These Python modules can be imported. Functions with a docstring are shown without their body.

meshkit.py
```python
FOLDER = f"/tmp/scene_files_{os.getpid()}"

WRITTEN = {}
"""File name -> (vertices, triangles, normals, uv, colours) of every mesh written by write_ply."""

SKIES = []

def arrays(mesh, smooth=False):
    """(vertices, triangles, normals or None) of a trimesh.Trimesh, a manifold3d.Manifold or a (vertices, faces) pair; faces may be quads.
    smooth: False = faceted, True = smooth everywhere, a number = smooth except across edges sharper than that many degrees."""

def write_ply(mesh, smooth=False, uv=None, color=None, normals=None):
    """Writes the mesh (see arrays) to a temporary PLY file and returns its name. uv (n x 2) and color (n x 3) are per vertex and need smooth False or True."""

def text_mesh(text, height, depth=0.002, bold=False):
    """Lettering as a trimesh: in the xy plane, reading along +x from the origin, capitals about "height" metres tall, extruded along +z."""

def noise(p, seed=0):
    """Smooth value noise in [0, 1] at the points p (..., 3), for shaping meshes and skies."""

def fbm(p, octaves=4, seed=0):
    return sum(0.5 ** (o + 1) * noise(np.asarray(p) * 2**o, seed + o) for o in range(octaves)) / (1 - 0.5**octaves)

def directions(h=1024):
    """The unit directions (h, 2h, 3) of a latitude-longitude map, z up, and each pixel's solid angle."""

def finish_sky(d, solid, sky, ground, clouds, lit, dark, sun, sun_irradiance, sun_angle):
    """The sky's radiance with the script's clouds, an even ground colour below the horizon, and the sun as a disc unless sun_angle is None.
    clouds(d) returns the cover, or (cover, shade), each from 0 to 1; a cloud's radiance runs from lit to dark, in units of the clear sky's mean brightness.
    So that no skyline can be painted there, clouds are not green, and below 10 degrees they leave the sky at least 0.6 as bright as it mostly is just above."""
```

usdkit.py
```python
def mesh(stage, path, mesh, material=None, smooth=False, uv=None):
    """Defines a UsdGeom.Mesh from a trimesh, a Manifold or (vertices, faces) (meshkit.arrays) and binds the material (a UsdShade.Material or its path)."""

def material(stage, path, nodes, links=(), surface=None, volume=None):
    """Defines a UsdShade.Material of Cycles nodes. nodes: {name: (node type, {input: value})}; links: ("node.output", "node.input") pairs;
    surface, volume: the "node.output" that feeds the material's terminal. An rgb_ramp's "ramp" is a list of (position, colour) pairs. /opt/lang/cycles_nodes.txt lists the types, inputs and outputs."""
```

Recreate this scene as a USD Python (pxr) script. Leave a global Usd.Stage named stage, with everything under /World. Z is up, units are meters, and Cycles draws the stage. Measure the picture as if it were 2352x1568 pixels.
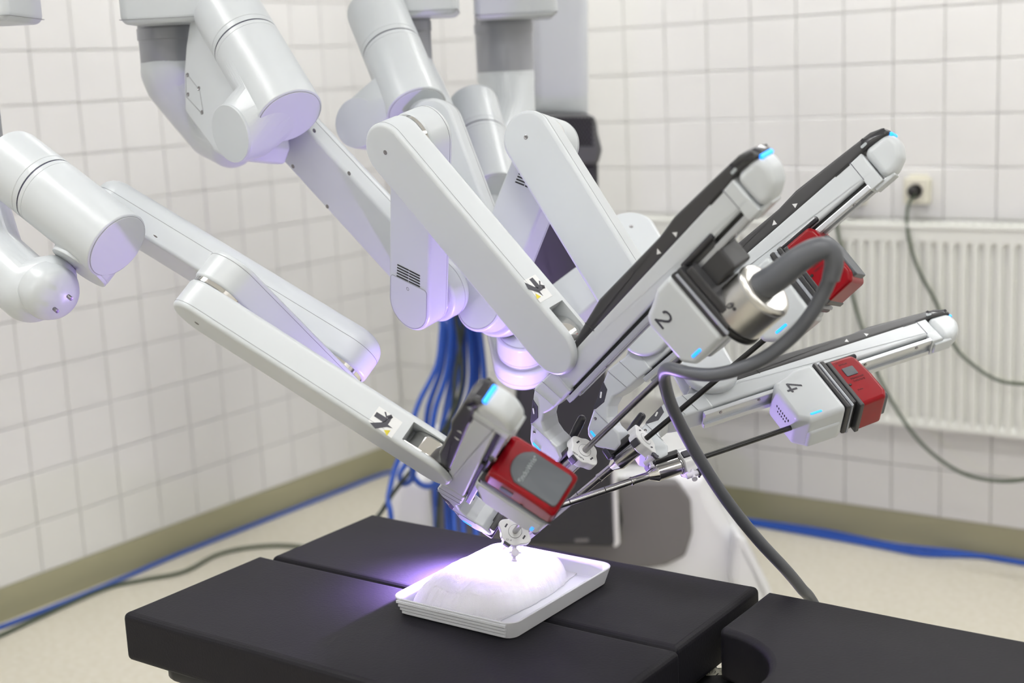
import math, random
import numpy as np, trimesh, manifold3d as m3
import shapely, shapely.geometry as sg
import usdkit, meshkit
from pxr import Usd, UsdGeom, UsdLux, Gf, Sdf, UsdShade

random.seed(7); rng = np.random.default_rng(7)
stage = Usd.Stage.CreateInMemory()
UsdGeom.SetStageUpAxis(stage, 'Z'); UsdGeom.SetStageMetersPerUnit(stage, 1.0)
UsdGeom.Xform.Define(stage, '/World'); UsdGeom.Scope.Define(stage, '/World/Looks')

# ---------------------------------------------------------------- camera, light, exposure
FPX, YAW, PITCH, ROLL = 3158.9, 0.6273, -0.1890, -0.0485
CAM = np.array([3.4025, -3.9445, 1.4586])
def _axes():
    f = np.array([-math.sin(YAW)*math.cos(PITCH), math.cos(YAW)*math.cos(PITCH), math.sin(PITCH)])
    r0 = np.array([math.cos(YAW), math.sin(YAW), 0]); u0 = np.cross(r0, f)
    return math.cos(ROLL)*r0+math.sin(ROLL)*u0, -math.sin(ROLL)*r0+math.cos(ROLL)*u0, f
CR, CU, CF = _axes()
cam = UsdGeom.Camera.Define(stage, '/World/camera')
M = Gf.Matrix4d(1)
for i, v in enumerate((CR, CU, -CF)): M.SetRow(i, Gf.Vec4d(*map(float, v), 0))
M.SetRow(3, Gf.Vec4d(*map(float, CAM), 1))
cam.AddTransformOp().Set(M)
cam.CreateHorizontalApertureAttr(36.0); cam.CreateVerticalApertureAttr(24.0)
cam.CreateFocalLengthAttr(36.0*FPX/2352); cam.CreateClippingRangeAttr(Gf.Vec2f(0.05, 50))
cam.CreateFStopAttr(2.8); cam.CreateFocusDistanceAttr(2.02)
cam.GetPrim().CreateAttribute('exposure', Sdf.ValueTypeNames.Float).Set(0.12)
ROOM_X, ROOM_Y, ROOM_H = 6.2, 6.4, 3.0
PANEL = 18.            # emission of the ceiling light panels
SCOPE = 6.0            # the endoscope's lamp (thousands)

# ---------------------------------------------------------------- helpers
def at(px, py, d): return CAM + d*((px-1176)/FPX*CR - (py-784)/FPX*CU + CF)
def cv(x, y, z): return x*CR + y*CU + z*CF                     # camera-space direction -> world
def ray(px, py): return at(px, py, 1.0) - CAM
def on(px, py, P, n): d = ray(px, py); return CAM + d*(np.dot(n, P-CAM)/np.dot(n, d))
def onz(px, py, z): return on(px, py, np.array([0, 0, z]), np.array([0, 0, 1.]))
def ony(px, py, y): return on(px, py, np.array([0, y, 0.]), np.array([0, 1., 0]))
def unit(v): v = np.asarray(v, float); return v/np.linalg.norm(v)
count = {}
def numbered(parent, name):
    k = (parent, name); n = count.get(k, 0); count[k] = n+1
    return f'{parent}/{name}' + (f'_{n:03d}' if n else '')
def tag(p, label=None, cat=None, group=None, kind=None):
    for k, v in (('label', label), ('category', cat), ('group', group), ('kind', kind)):
        if v: p.SetCustomDataByKey(k, v)
    return p
class T:                                                          # a thing or part: prim + origin of its coordinates
    def __init__(s, prim, o): s.prim, s.o = prim, np.asarray(o, float); s.path = str(prim.GetPath())
def thing(name, loc, label, cat, group=None):
    x = UsdGeom.Xform.Define(stage, numbered('/World', name)); x.AddTranslateOp().Set(Gf.Vec3d(*map(float, loc)))
    tag(x.GetPrim(), label, cat, group); return T(x.GetPrim(), loc)
def obj(name, mesh, mat, parent=None, smooth=35, label=None, **kw):  # one Mesh prim
    v, f = (np.array(mesh.vertices), np.array(mesh.faces)) if hasattr(mesh, 'faces') else mesh
    o = parent.o if parent else np.zeros(3)
    path = numbered(parent.path if parent else '/World', name)
    m = usdkit.mesh(stage, path, trimesh.Trimesh(v-o, f, process=False), MATS[mat], smooth=smooth)
    m.CreateDoubleSidedAttr(True)
    tag(m.GetPrim(), label, **kw)
    return T(m.GetPrim(), o)
def cat(*ms): return trimesh.util.concatenate([m for m in ms if m is not None])
class Frame:                                                      # right-handed local frame
    def __init__(s, O, X, Y=None, Z=None):
        s.O = np.asarray(O, float); s.X = unit(X)
        if Z is not None: s.Z = unit(np.asarray(Z)-s.X*np.dot(Z, s.X)); s.Y = np.cross(s.Z, s.X)
        else: s.Y = unit(np.asarray(Y)-s.X*np.dot(Y, s.X)); s.Z = np.cross(s.X, s.Y)
    def p(s, x, y, z=0.): return s.O + x*s.X + y*s.Y + z*s.Z
    def loc(s, P): d = np.asarray(P)-s.O; return np.array([d@s.X, d@s.Y, d@s.Z])
    def put(s, mesh): return trimesh.Trimesh(s.O + np.asarray(mesh.vertices)@np.array([s.X, s.Y, s.Z]), mesh.faces, process=False)
    def pix(s, pts, z=0.): return [tuple(s.loc(on(x, y, s.p(0, 0, z), s.Z))[:2]) for x, y in pts]   # pixels -> (x, y) on the plane z
def ring_pts(poly):
    p = np.asarray(poly.exterior.coords if hasattr(poly, 'exterior') else poly, float)
    if np.allclose(p[0], p[-1]): p = p[:-1]
    a = 0.5*np.sum(p[:, 0]*np.roll(p[:, 1], -1)-np.roll(p[:, 0], -1)*p[:, 1])
    return p if a > 0 else p[::-1]
def inset(p, d):
    e = np.roll(p, -1, 0)-p; e /= np.linalg.norm(e, axis=1)[:, None]+1e-12
    n = np.stack([-e[:, 1], e[:, 0]], 1); n0 = np.roll(n, 1, 0)
    b = n+n0; b /= np.linalg.norm(b, axis=1)[:, None]+1e-12
    c = np.clip(np.sum(b*n, 1), .35, 1)
    return p + b*(d/c)[:, None]
def rprism(poly, t, b=0., seg=3, z0=0., b2=None):                          # polygon extruded z0..z0+t, edges rounded by b
    p = ring_pts(poly); n = len(p)
    if b <= 0: rings = [(p, z0), (p, z0+t)]
    else:
        an = [math.pi/2*k/seg for k in range(seg+1)]
        rings = [(inset(p, b*(1-math.sin(a))), z0+b*(1-math.cos(a))) for a in an]
        c = b if b2 is None else b2
        rings += [(inset(p, c*(1-math.sin(a))), z0+t-c*(1-math.cos(a))) for a in an[::-1]]
    v = np.vstack([np.c_[q, np.full(n, z)] for q, z in rings]); f = []
    for k in range(len(rings)-1):
        a = k*n+np.arange(n); c = k*n+(np.arange(n)+1) % n
        f += [np.c_[a, c, c+n], np.c_[a, c+n, a+n]]
    cap = trimesh.creation.triangulate_polygon(sg.Polygon(rings[0][0]), engine='earcut') if False else None
    from mapbox_earcut import triangulate_float64
    tri = triangulate_float64(np.ascontiguousarray(rings[0][0]), np.array([n], np.uint32)).reshape(-1, 3).astype(int)
    q = rings[0][0]
    ar = np.cross(np.c_[q[tri[:, 1]]-q[tri[:, 0]], np.zeros(len(tri))], np.c_[q[tri[:, 2]]-q[tri[:, 0]], np.zeros(len(tri))])[:, 2]
    tri[ar < 0] = tri[ar < 0][:, ::-1]
    f += [tri[:, ::-1], tri+(len(rings)-1)*n]                    # both caps share one triangulation
    return trimesh.Trimesh(v, np.vstack(f), process=False)
def smoothpoly(pts, r, q=6):                                      # round the corners of an outline
    return ring_pts(sg.Polygon(pts).buffer(-r, quad_segs=q).buffer(2*r, quad_segs=q).buffer(-r, quad_segs=q).simplify(r*.02))
def rrect(x0, y0, x1, y1, r, q=5):
    return ring_pts(sg.box(x0+r, y0+r, x1-r, y1-r).buffer(r, quad_segs=q))
def stadium(a, b, ra, rb=None, q=18):
    rb = ra if rb is None else rb
    return ring_pts(sg.MultiPoint([a]).buffer(ra, quad_segs=q).union(sg.MultiPoint([b]).buffer(rb, quad_segs=q)).convex_hull)
def box(x0, y0, z0, x1, y1, z1, b=.002, r=None):
    return rprism(rrect(x0, y0, x1, y1, r if r else max(b, 1e-4), 3), z1-z0, b, 2, z0)
def lathe(prof, A, B, sides=40):                                  # profile [(distance along A->B, radius)]
    A, B = np.asarray(A, float), np.asarray(B, float); ax = unit(B-A)
    h = np.array([0, 0, 1.]) if abs(ax[2]) < .9 else np.array([1., 0, 0])
    F = Frame(A, np.cross(h, ax), Z=ax); th = np.linspace(0, 2*np.pi, sides, endpoint=False)
    v, f = [], []
    for s, r in prof: v.append(np.c_[r*np.cos(th), r*np.sin(th), np.full(sides, s)])
    n = sides; i = np.arange(n); j = (i+1) % n
    for k in range(len(prof)-1): f += [np.c_[k*n+i, k*n+j, (k+1)*n+j], np.c_[k*n+i, (k+1)*n+j, (k+1)*n+i]]
    v = np.vstack(v); c0, c1 = len(v), len(v)+1
    v = np.vstack([v, [[0, 0, prof[0][0]], [0, 0, prof[-1][0]]]]); K = (len(prof)-1)*n
    f += [np.c_[j, i, np.full(n, c0)], np.c_[K+i, K+j, np.full(n, c1)]]
    return F.put(trimesh.Trimesh(v, np.vstack(f), process=False))
def rcyl(A, B, r, b=.003, sides=40, seg=3):                       # cylinder with rounded rims
    L = np.linalg.norm(np.asarray(B)-np.asarray(A)); an = [math.pi/2*k/seg for k in range(seg+1)]
    pr = [(b*(1-math.cos(a)), r-b*(1-math.sin(a))) for a in an] + [(L-b*(1-math.cos(a)), r-b*(1-math.sin(a))) for a in an[::-1]]
    return lathe(pr, A, B, sides)
def spline(pts, n=10):
    P = np.asarray(pts, float); P = np.vstack([2*P[0]-P[1], P, 2*P[-1]-P[-2]]); out = []
    for i in range(1, len(P)-2):
        for t in np.linspace(0, 1, n, endpoint=False):
            a, b, c, d = P[i-1:i+3]
            out.append(.5*(2*b+(c-a)*t+(2*a-5*b+4*c-d)*t*t+(3*b-a-3*c+d)*t**3))
    return np.array(out+[P[-2]])
def tube(pts, r, sides=12, n=10, smooth=True):                    # r: number or list along the points
    C = spline(pts, n) if smooth else np.asarray(pts, float)
    R = np.interp(np.linspace(0, 1, len(C)), np.linspace(0, 1, len(np.atleast_1d(r))), np.atleast_1d(r))
    t = np.gradient(C, axis=0); t /= np.linalg.norm(t, axis=1)[:, None]
    u = np.cross(t[0], [0, 0, 1.]) if abs(t[0][2]) < .9 else np.cross(t[0], [1., 0, 0]); th = np.linspace(0, 2*np.pi, sides, endpoint=False); V = []
    for k in range(len(C)):
        u = unit(u-t[k]*np.dot(u, t[k])); w = np.cross(t[k], u)
        V.append(C[k]+R[k]*(np.cos(th)[:, None]*u+np.sin(th)[:, None]*w))
    n_ = sides; i = np.arange(n_); j = (i+1) % n_; f = []
    for k in range(len(C)-1): f += [np.c_[k*n_+i, k*n_+j, (k+1)*n_+j], np.c_[k*n_+i, (k+1)*n_+j, (k+1)*n_+i]]
    V = np.vstack(V); c = len(V); V = np.vstack([V, C[:1], C[-1:]]); K = (len(C)-1)*n_
    f += [np.c_[j, i, np.full(n_, c)], np.c_[K+i, K+j, np.full(n_, c+1)]]
    return trimesh.Trimesh(V, np.vstack(f), process=False)
def man(mesh):
    m = trimesh.Trimesh(mesh.vertices, mesh.faces, process=True); m.merge_vertices()
    return m3.Manifold(m3.Mesh(np.asarray(m.vertices, np.float32), np.asarray(m.faces, np.uint32)))
def tri(mf): m = mf.to_mesh(); return trimesh.Trimesh(np.asarray(m.vert_properties[:, :3], float), np.asarray(m.tri_verts), process=False)
def cut(mesh, *others):
    a = man(mesh)
    for o in others: a = a - man(o)
    return tri(a)
def join(*ms):
    a = man(ms[0])
    for o in ms[1:]: a = a + man(o)
    return tri(a)
def hull(*ms): return trimesh.convex.convex_hull(np.vstack([np.asarray(m.vertices) if hasattr(m, 'vertices') else np.atleast_2d(m) for m in ms]))
def ball(c, r, sub=3): m = trimesh.creation.icosphere(subdivisions=sub, radius=r); m.apply_translation(c); return m
def chain(pts): # hull chain of balls [(centre, radius)]
    out = None
    for (a, ra), (b, rb) in zip(pts[:-1], pts[1:]):
        h = man(hull(ball(a, ra), ball(b, rb))); out = h if out is None else out + h
    return tri(out)
def text(F, s, x, y, h, ang=0., depth=.0004, bold=False, center=True):   # lettering on plane z=0 of F, reading along X
    m = meshkit.text_mesh(s, h, depth, bold); b = m.bounds
    if center: m.apply_translation([-(b[0][0]+b[1][0])/2, -(b[0][1]+b[1][1])/2, 0])
    c, n = math.cos(ang), math.sin(ang); V = np.array(m.vertices)
    V = np.c_[c*V[:, 0]-n*V[:, 1]+x, n*V[:, 0]+c*V[:, 1]+y, V[:, 2]]
    return F.put(trimesh.Trimesh(V, m.faces, process=False))

# ---------------------------------------------------------------- materials
MATS = {}
def mat(name, color, rough=.5, metal=0., bump=None, noise=None, emit=None, **kw):
    n = {'p': ('principled_bsdf', {'base_color': color, 'roughness': rough, 'metallic': metal, **kw})}; L = []
    if emit: n['p'][1].update(emission_color=emit[0], emission_strength=emit[1])
    if noise:                                                    # (scale, other colour, detail)
        n['t'] = ('texture_coordinate', {}); n['n'] = ('noise_texture', {'scale': noise[0], 'detail': noise[2]})
        n['r'] = ('rgb_ramp', {'ramp': [(.35, color), (.65, noise[1])]})
        L += [('t.object', 'n.vector'), ('n.fac', 'r.fac'), ('r.color', 'p.base_color')]
    if bump:                                                     # (scale, distance)
        n['t'] = ('texture_coordinate', {}); n['bn'] = ('noise_texture', {'scale': bump[0], 'detail': 3.})
        n['b'] = ('bump', {'strength': .5, 'distance': bump[1]})
        L += [('t.object', 'bn.vector'), ('bn.fac', 'b.height'), ('b.normal', 'p.normal')]
    MATS[name] = usdkit.material(stage, '/World/Looks/'+name, n, L, surface='p.BSDF')
mat('white_shell', (.59, .622, .645), .32, bump=(900, .00003))
mat('white_gloss', (.76, .77, .775), .22)
mat('warm_white', (.78, .78, .76), .4)
mat('grey_post', (.32, .33, .36), .38, .25)
mat('seam', (.30, .31, .33), .5)
mat('seam_dark', (.05, .05, .09), .5)
mat('black', (.008, .008, .009), .45)
mat('charcoal', (.045, .045, .048), .36)
mat('charcoal_gloss', (.035, .035, .042), .14)
mat('label_dark', (.045, .045, .06), .5)
mat('shroud', (.085, .086, .09), .4)
mat('column_black', (.028, .028, .034), .32)
mat('deck_grey', (.17, .162, .16), .3)
mat('chrome', (.82, .81, .80), .08, 1.)
mat('steel', (.40, .395, .40), .2, 1.)
mat('steel_dark', (.30, .29, .30), .26, 1.)
mat('scope_metal', (.64, .63, .60), .3, 1.)
mat('rail_metal', (.55, .57, .60), .3, .7)
mat('red', (.27, .002, .008), .26, specular_ior_level=.28)
mat('red_dark', (.10, .004, .008), .4)
mat('pad_grey', (.085, .095, .11), .42)
mat('print_grey', (.42, .46, .48), .5)
mat('shaft_black', (.012, .012, .013), .3)
mat('cable_grey', (.10, .106, .12), .42)
mat('cable_blue', (.011, .075, .40), .4)
mat('cable_black', (.012, .02, .014), .45)
mat('cord_green', (.055, .075, .045), .5)
mat('led', (.05, .5, 1.), .4, emit=((.004, .17, 1.), 1.8))
mat('yellow', (.65, .55, .03), .5)
mat('mattress', (.0070, .0063, .0100), .6, specular_ior_level=.28, bump=(260, .0006))
mat('table_black', (.012, .012, .014), .4)
mat('tray_white', (.74, .75, .79), .35)
mat('gauze', (.86, .86, .88), .9, bump=(700, .0012), subsurface_weight=.25, subsurface_scale=.01, subsurface_radius=(1., 1., 1.))
mat('tile', (.75, .748, .73), .16, bump=(14, .0009))
mat('grout', (.66, .645, .62), .8)
mat('skirting', (.35, .333, .215), .42)
mat('floor_vinyl', (.60, .565, .46), .42, noise=(55, (.66, .63, .54), 6.))
mat('ceiling_paint', (.80, .80, .78), .8)
mat('wall_paint', (.72, .71, .68), .6)
mat('lamp', (1, 1, 1), .5, emit=((1, .993, .985), PANEL))
mat('radiator', (.72, .73, .68), .32)
mat('socket', (.70, .68, .56), .4)
mat('plug_black', (.012, .012, .012), .4)
mat('clear_grey', (.36, .38, .42), .2)
mat('stopcock', (.72, .70, .80), .35)

# ---------------------------------------------------------------- room shell
def struct(name, mesh, m, **kw): o = obj(name, mesh, m, kind='structure', smooth=20, **kw); return o
def slab(x0, y0, z0, x1, y1, z1): return trimesh.creation.box(bounds=[[x0, y0, z0], [x1, y1, z1]])
struct('floor', slab(-.2, -ROOM_Y, -.1, ROOM_X, .2, 0), 'floor_vinyl')
struct('ceiling', slab(-.2, -ROOM_Y, ROOM_H, ROOM_X, .2, ROOM_H+.1), 'ceiling_paint')
wl = struct('wall_left', slab(-.2, -ROOM_Y, 0, -.008, .2, ROOM_H), 'grout')
wb = struct('wall_back', slab(-.008, .008, 0, ROOM_X, .2, ROOM_H), 'grout')
struct('wall_right', slab(ROOM_X, -ROOM_Y, 0, ROOM_X+.1, .2, ROOM_H), 'wall_paint')
struct('wall_front', slab(-.2, -ROOM_Y-.1, 0, ROOM_X+.1, -ROOM_Y, ROOM_H), 'wall_paint')
TS, Z0 = .15, .0984
def tile_mesh(u0, v0, u1, v1, jit=0.):                            # unit tile: u,v in the wall plane, w towards the room
    g, c = .0013, .0022; q = lambda i, w: [(u0+i, v0+i, w), (u1-i, v0+i, w), (u1-i, v1-i, w), (u0+i, v1-i, w)]
    v = np.array(q(g, -.008)+q(g, -.0016+jit)+q(g+c, jit)); f = []
    for k in (0, 4):
        for i in range(4): j = (i+1) % 4; f += [[k+i, k+j, k+4+j], [k+i, k+4+j, k+4+i]]
    f += [[8, 9, 10], [8, 10, 11]]
    return v, np.array(f)
def wall_tiles(parent, to_world, ncol, nrow, ncol_all, nrow_all):
    rest_v, rest_f, k = [], [], 0
    for i in range(ncol_all):
        for j in range(nrow_all):
            v, f = tile_mesh(i*TS, Z0+j*TS, (i+1)*TS, Z0+(j+1)*TS, rng.uniform(-.0004, .0004)); v = to_world(v)
            if i < ncol and j < nrow: obj('tile', trimesh.Trimesh(v, f, process=False), 'tile', parent, smooth=False)
            else: rest_v.append(v); rest_f.append(f+k); k += len(v)
    obj('tile_field', trimesh.Trimesh(np.vstack(rest_v), np.vstack(rest_f), process=False), 'tile', parent, smooth=False, kind='stuff')
wall_tiles(wl, lambda v: np.c_[v[:, 2], -v[:, 0], v[:, 1]], 14, 13, 42, 19)
wall_tiles(wb, lambda v: np.c_[v[:, 0], -v[:, 2], v[:, 1]], 18, 13, 41, 19)
prof = np.array([(0, 0), (.013, 0), (.012, .02), (.011, .085), (.006, .0985), (0, .0985)])
def skirt(p0, p1, nrm):
    v = np.vstack([p+np.outer(prof[:, 0], nrm)+np.outer(prof[:, 1], [0, 0, 1]) for p in (np.array(p0), np.array(p1))]); n = len(prof)
    i = np.arange(n); j = (i+1) % n; f = [np.c_[i, j, j+n], np.c_[i, j+n, i+n]]
    f += [np.array([[0, k+1, k] for k in range(1, n-1)]), np.array([[n, n+k, n+k+1] for k in range(1, n-1)])]
    return trimesh.Trimesh(v, np.vstack(f), process=False)
struct('baseboard_left', skirt((-.008, 0.008, 0), (-.008, -ROOM_Y, 0), (1, 0, 0)), 'skirting')
struct('baseboard_back', skirt((-.008, .008, 0), (ROOM_X, .008, 0), (0, -1, 0)), 'skirting')
for k, (x, y) in enumerate([(.95, -.75), (2.75, -.75), (4.6, -.75), (1.0, -3.3), (3.2, -3.3), (5.2, -3.3), (1.6, -5.3), (4.2, -5.3)]):
    c = thing('ceiling_light', (x, y, ROOM_H-.03), 'flush white ceiling light panel with thin frame, above the picture', 'ceiling light', 'ceiling light panels')
    obj('frame', cut(slab(x-.63, y-.18, ROOM_H-.03, x+.63, y+.18, ROOM_H-.001), slab(x-.6, y-.15, ROOM_H-.04, x+.6, y+.15, ROOM_H-.012)), 'warm_white', c)
    obj('diffuser', slab(x-.6, y-.15, ROOM_H-.022, x+.6, y+.15, ROOM_H-.014), 'lamp', c)

# ---------------------------------------------------------------- radiator, sockets, cords
RX0, RX1, RZ0, RZ1, RY = 1.13, 3.13, .400, .995, -.105
rd = thing('radiator', (2.1, -.06, .4), 'long cream ribbed panel radiator under the wall sockets', 'radiator')
pitch = .0333; xs, ys = [], []
x = RX0+.03
while x < RX1-.03-pitch+1e-6:
    for a, d in ((0, 0), (.2, 0), (.32, 1), (.68, 1), (.8, 0)): xs.append(x+a*pitch); ys.append(d)
    x += pitch
xs, ys = np.array([RX0]+xs+[RX1]), np.array([0.]+ys+[0.])
zs = [(RZ0, 0), (RZ0+.012, 0), (RZ0+.03, 1), (RZ1-.062, 1), (RZ1-.048, 0), (RZ1-.012, 0)]
V = np.array([[X, RY+.011*D*w, z] for z, w in zs for X, D in zip(xs, ys)]); n = len(xs); F_ = []
for k in range(len(zs)-1):
    i = k*n+np.arange(n-1); F_ += [np.c_[i, i+1, i+1+n], np.c_[i, i+1+n, i+n]]
obj('ribbed_panel', trimesh.Trimesh(V, np.vstack(F_), process=False), 'radiator', rd, smooth=30)
obj('back_panel', slab(RX0, -.05, RZ0, RX1, -.03, RZ1-.01), 'radiator', rd)
obj('side_cover', box(RX0-.004, RY, RZ0+.005, RX0, -.028, RZ1, .001), 'radiator', rd)
obj('side_cover', box(RX1, RY, RZ0+.005, RX1+.004, -.028, RZ1, .001), 'radiator', rd)
obj('top_grille', cat(box(RX0-.004, RY-.003, RZ1-.014, RX1+.004, RY+.018, RZ1, .003), box(RX0, -.04, RZ1-.012, RX1, -.028, RZ1, .002),
    *[slab(X, RY+.015, RZ1-.008, X+.008, -.035, RZ1-.002) for X in np.arange(RX0+.01, RX1, .025)]), 'radiator', rd)
for X in (RX0+.2, 2.1, RX1-.2): obj('bracket', slab(X, -.035, .45, X+.03, -.003, .9), 'radiator', rd)
def wall_socket(cx, cz, label, plug):
    s = thing('wall_socket', (cx, 0, cz), label, 'wall socket'); h = .038
    F = Frame((cx, -.0005, cz), (1, 0, 0), (0, 0, 1))
    Fz = Frame((cx, 0, cz), (1, 0, 0), Z=(0, -1, 0))
    ringp = Fz.put(rprism(rrect(-h, -h, h, h, .006), .03, .004)); hole = Fz.put(rprism(stadium((0, 0), (0, 1e-5), .022, q=10), .03, 0, z0=.014))
    obj('socket_frame', cut(ringp, hole), 'socket', s)
    if not plug: obj('socket_insert', Fz.put(rprism(stadium((0, 0), (0, 1e-5), .0215, q=10), .006, .001, z0=.009)), 'socket', s)
    obj('top_cap', Fz.put(rprism(rrect(-.028, h-.001, .028, h+.008, .003), .012, .002)), 'socket', s)
    return Fz
S1 = wall_socket(2.030, 1.0815, 'cream surface wall socket with a black plug in it', True)
wall_socket(1.836, 1.077, 'cream surface wall socket half hidden behind the upper end of a robot arm', False)
pl = thing('power_cord', (2.03, -.02, 1.08), 'greenish black power cord plugged into the wall socket, drooping over the radiator', 'power cord')
obj('plug', cat(lathe([(0, .019), (.012, .0195), (.030, .018), (.042, .013), (.046, .006)], S1.p(-.006, .0, .006), S1.p(-.006, 0, .05), 24)), 'plug_black', pl)
pts = [ony(px, py, y) for px, py, y in [(2103, 446, -.045), (2089, 465, -.05), (2083, 500, -.09), (2090, 560, -.125), (2112, 625, -.125), (2150, 695, -.125), (2190, 790, -.13), (2235, 838, -.14), (2290, 872, -.15), (2352, 882, -.16), (2450, 882, -.17)]] + [np.array(q) for q in [(2.75, -.2, .42), (3.1, -.22, .2), (3.4, -.2, .02), (3.9, -.15, .006), (4.8, -.12, .006)]]
obj('cord', tube(pts, .0048, 8), 'cord_green', pl)
c2 = thing('power_cord', (1.83, -.03, 1.05), 'greenish black cord hanging from the hidden socket in a long loop below the radiator', 'power cord')
pts = [ony(px, py, y) for px, py, y in [(1966, 452, -.02), (1930, 470, -.06), (1921, 505, -.12), (1932, 570, -.125), (1955, 670, -.125), (1982, 760, -.13), (2010, 845, -.14), (2050, 925, -.15), (2105, 1005, -.17), (2160, 1056, -.18), (2220, 1090, -.19), (2290, 1104, -.2), (2352, 1101, -.2), (2440, 1080, -.2)]] + [np.array(q) for q in [(2.75, -.22, .28), (3.05, -.25, .12), (3.4, -.25, .01), (3.9, -.22, .006), (4.8, -.2, .006)]]
obj('cord', tube(pts, .0052, 8), 'cord_green', c2)
obj('plug', box(1.828, -.034, 1.065, 1.848, -.012, 1.09, .004), 'plug_black', c2)

# ---------------------------------------------------------------- cables on the floor
def floor_cable(name, pxs, r, m, label, catg='cable', z=None, extra=(), pre=()):
    P = list(pre)+[onz(a, b, (z or r)) for a, b in pxs]+list(extra); P = [np.array([max(q[0], .026), min(q[1], -.028), q[2]]) for q in P]; t = thing(name, P[0], label, catg); obj('strand', tube(P, r, 8), m, t); return t
floor_cable('blue_cable', [(-120, 1480), (0, 1440), (100, 1402), (250, 1341), (400, 1272), (600, 1190), (750, 1123), (850, 1092)], .007, 'cable_blue', 'blue cable running along the left skirting on the floor', extra=[onz(905, 1083, .01), np.array([.2, -.12, .02])], pre=[np.array([.06, -4.2, .007]), np.array([.07, -2.9, .007])])
floor_cable('black_cable', [(-120, 1508), (0, 1459), (100, 1413), (240, 1352), (330, 1331), (420, 1313), (500, 1273), (580, 1256), (670, 1253), (760, 1270), (830, 1300)], .0065, 'cord_green', 'dark green cable wandering over the floor left of the operating table', pre=[np.array([.12, -4.2, .0065]), np.array([.13, -2.9, .0065])])
floor_cable('blue_cable', [(1600, 1178), (1660, 1186), (1750, 1199), (1900, 1216), (2050, 1251), (2200, 1268), (2352, 1280), (2470, 1292)], .008, 'cable_blue', 'blue cable lying along the back skirting, nearer the wall', extra=[np.array([3.2, -.06, .008]), np.array([4.8, -.05, .008])])
floor_cable('blue_cable', [(1580, 1184), (1660, 1192), (1760, 1208), (1900, 1232), (2020, 1254), (2120, 1272), (2250, 1275), (2352, 1288), (2470, 1308)], .008, 'cable_blue', 'blue cable lying along the back skirting, the outer one that bows out over the floor', extra=[np.array([3.2, -.12, .008]), np.array([4.8, -.1, .008])])

# ---------------------------------------------------------------- operating table
TZ, TH = .690, .078
tb = thing('operating_table', (2.4, -2.42, 0), 'operating table with padded black mattress sections', 'operating table')
def cushion(x0, y0, x1, y1, label, poly=None):
    p = ring_pts(poly) if poly is not None else rrect(x0, y0, x1, y1, .006, 3)
    m = rprism(p, TH, .010, 4, TZ-TH)
    m = m.subdivide_to_size(.06, max_iter=6) if hasattr(m, 'subdivide_to_size') else m
    v = np.array(m.vertices); c = np.array([(x0+x1)/2, (y0+y1)/2])
    v[:, 2] += np.where(v[:, 2] > TZ-.02, .0025*(meshkit.fbm(v*np.array([7, 7, 0]), 2, 3)-.5), 0)
    return obj('cushion', trimesh.Trimesh(v, m.faces, process=False), 'mattress', tb, smooth=40, label=label)
cushion(1.745, -2.700, 2.545, -2.4105, 'near leg cushion, lower left in the picture')
cushion(1.766, -2.4065, 2.538, -2.148, 'far leg cushion, behind the white tray')
arc = [(2.5575+.12*math.cos(a)-.015, -2.44+.118*math.sin(a)) for a in np.linspace(math.pi/2, -math.pi/2, 24)]
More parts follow.
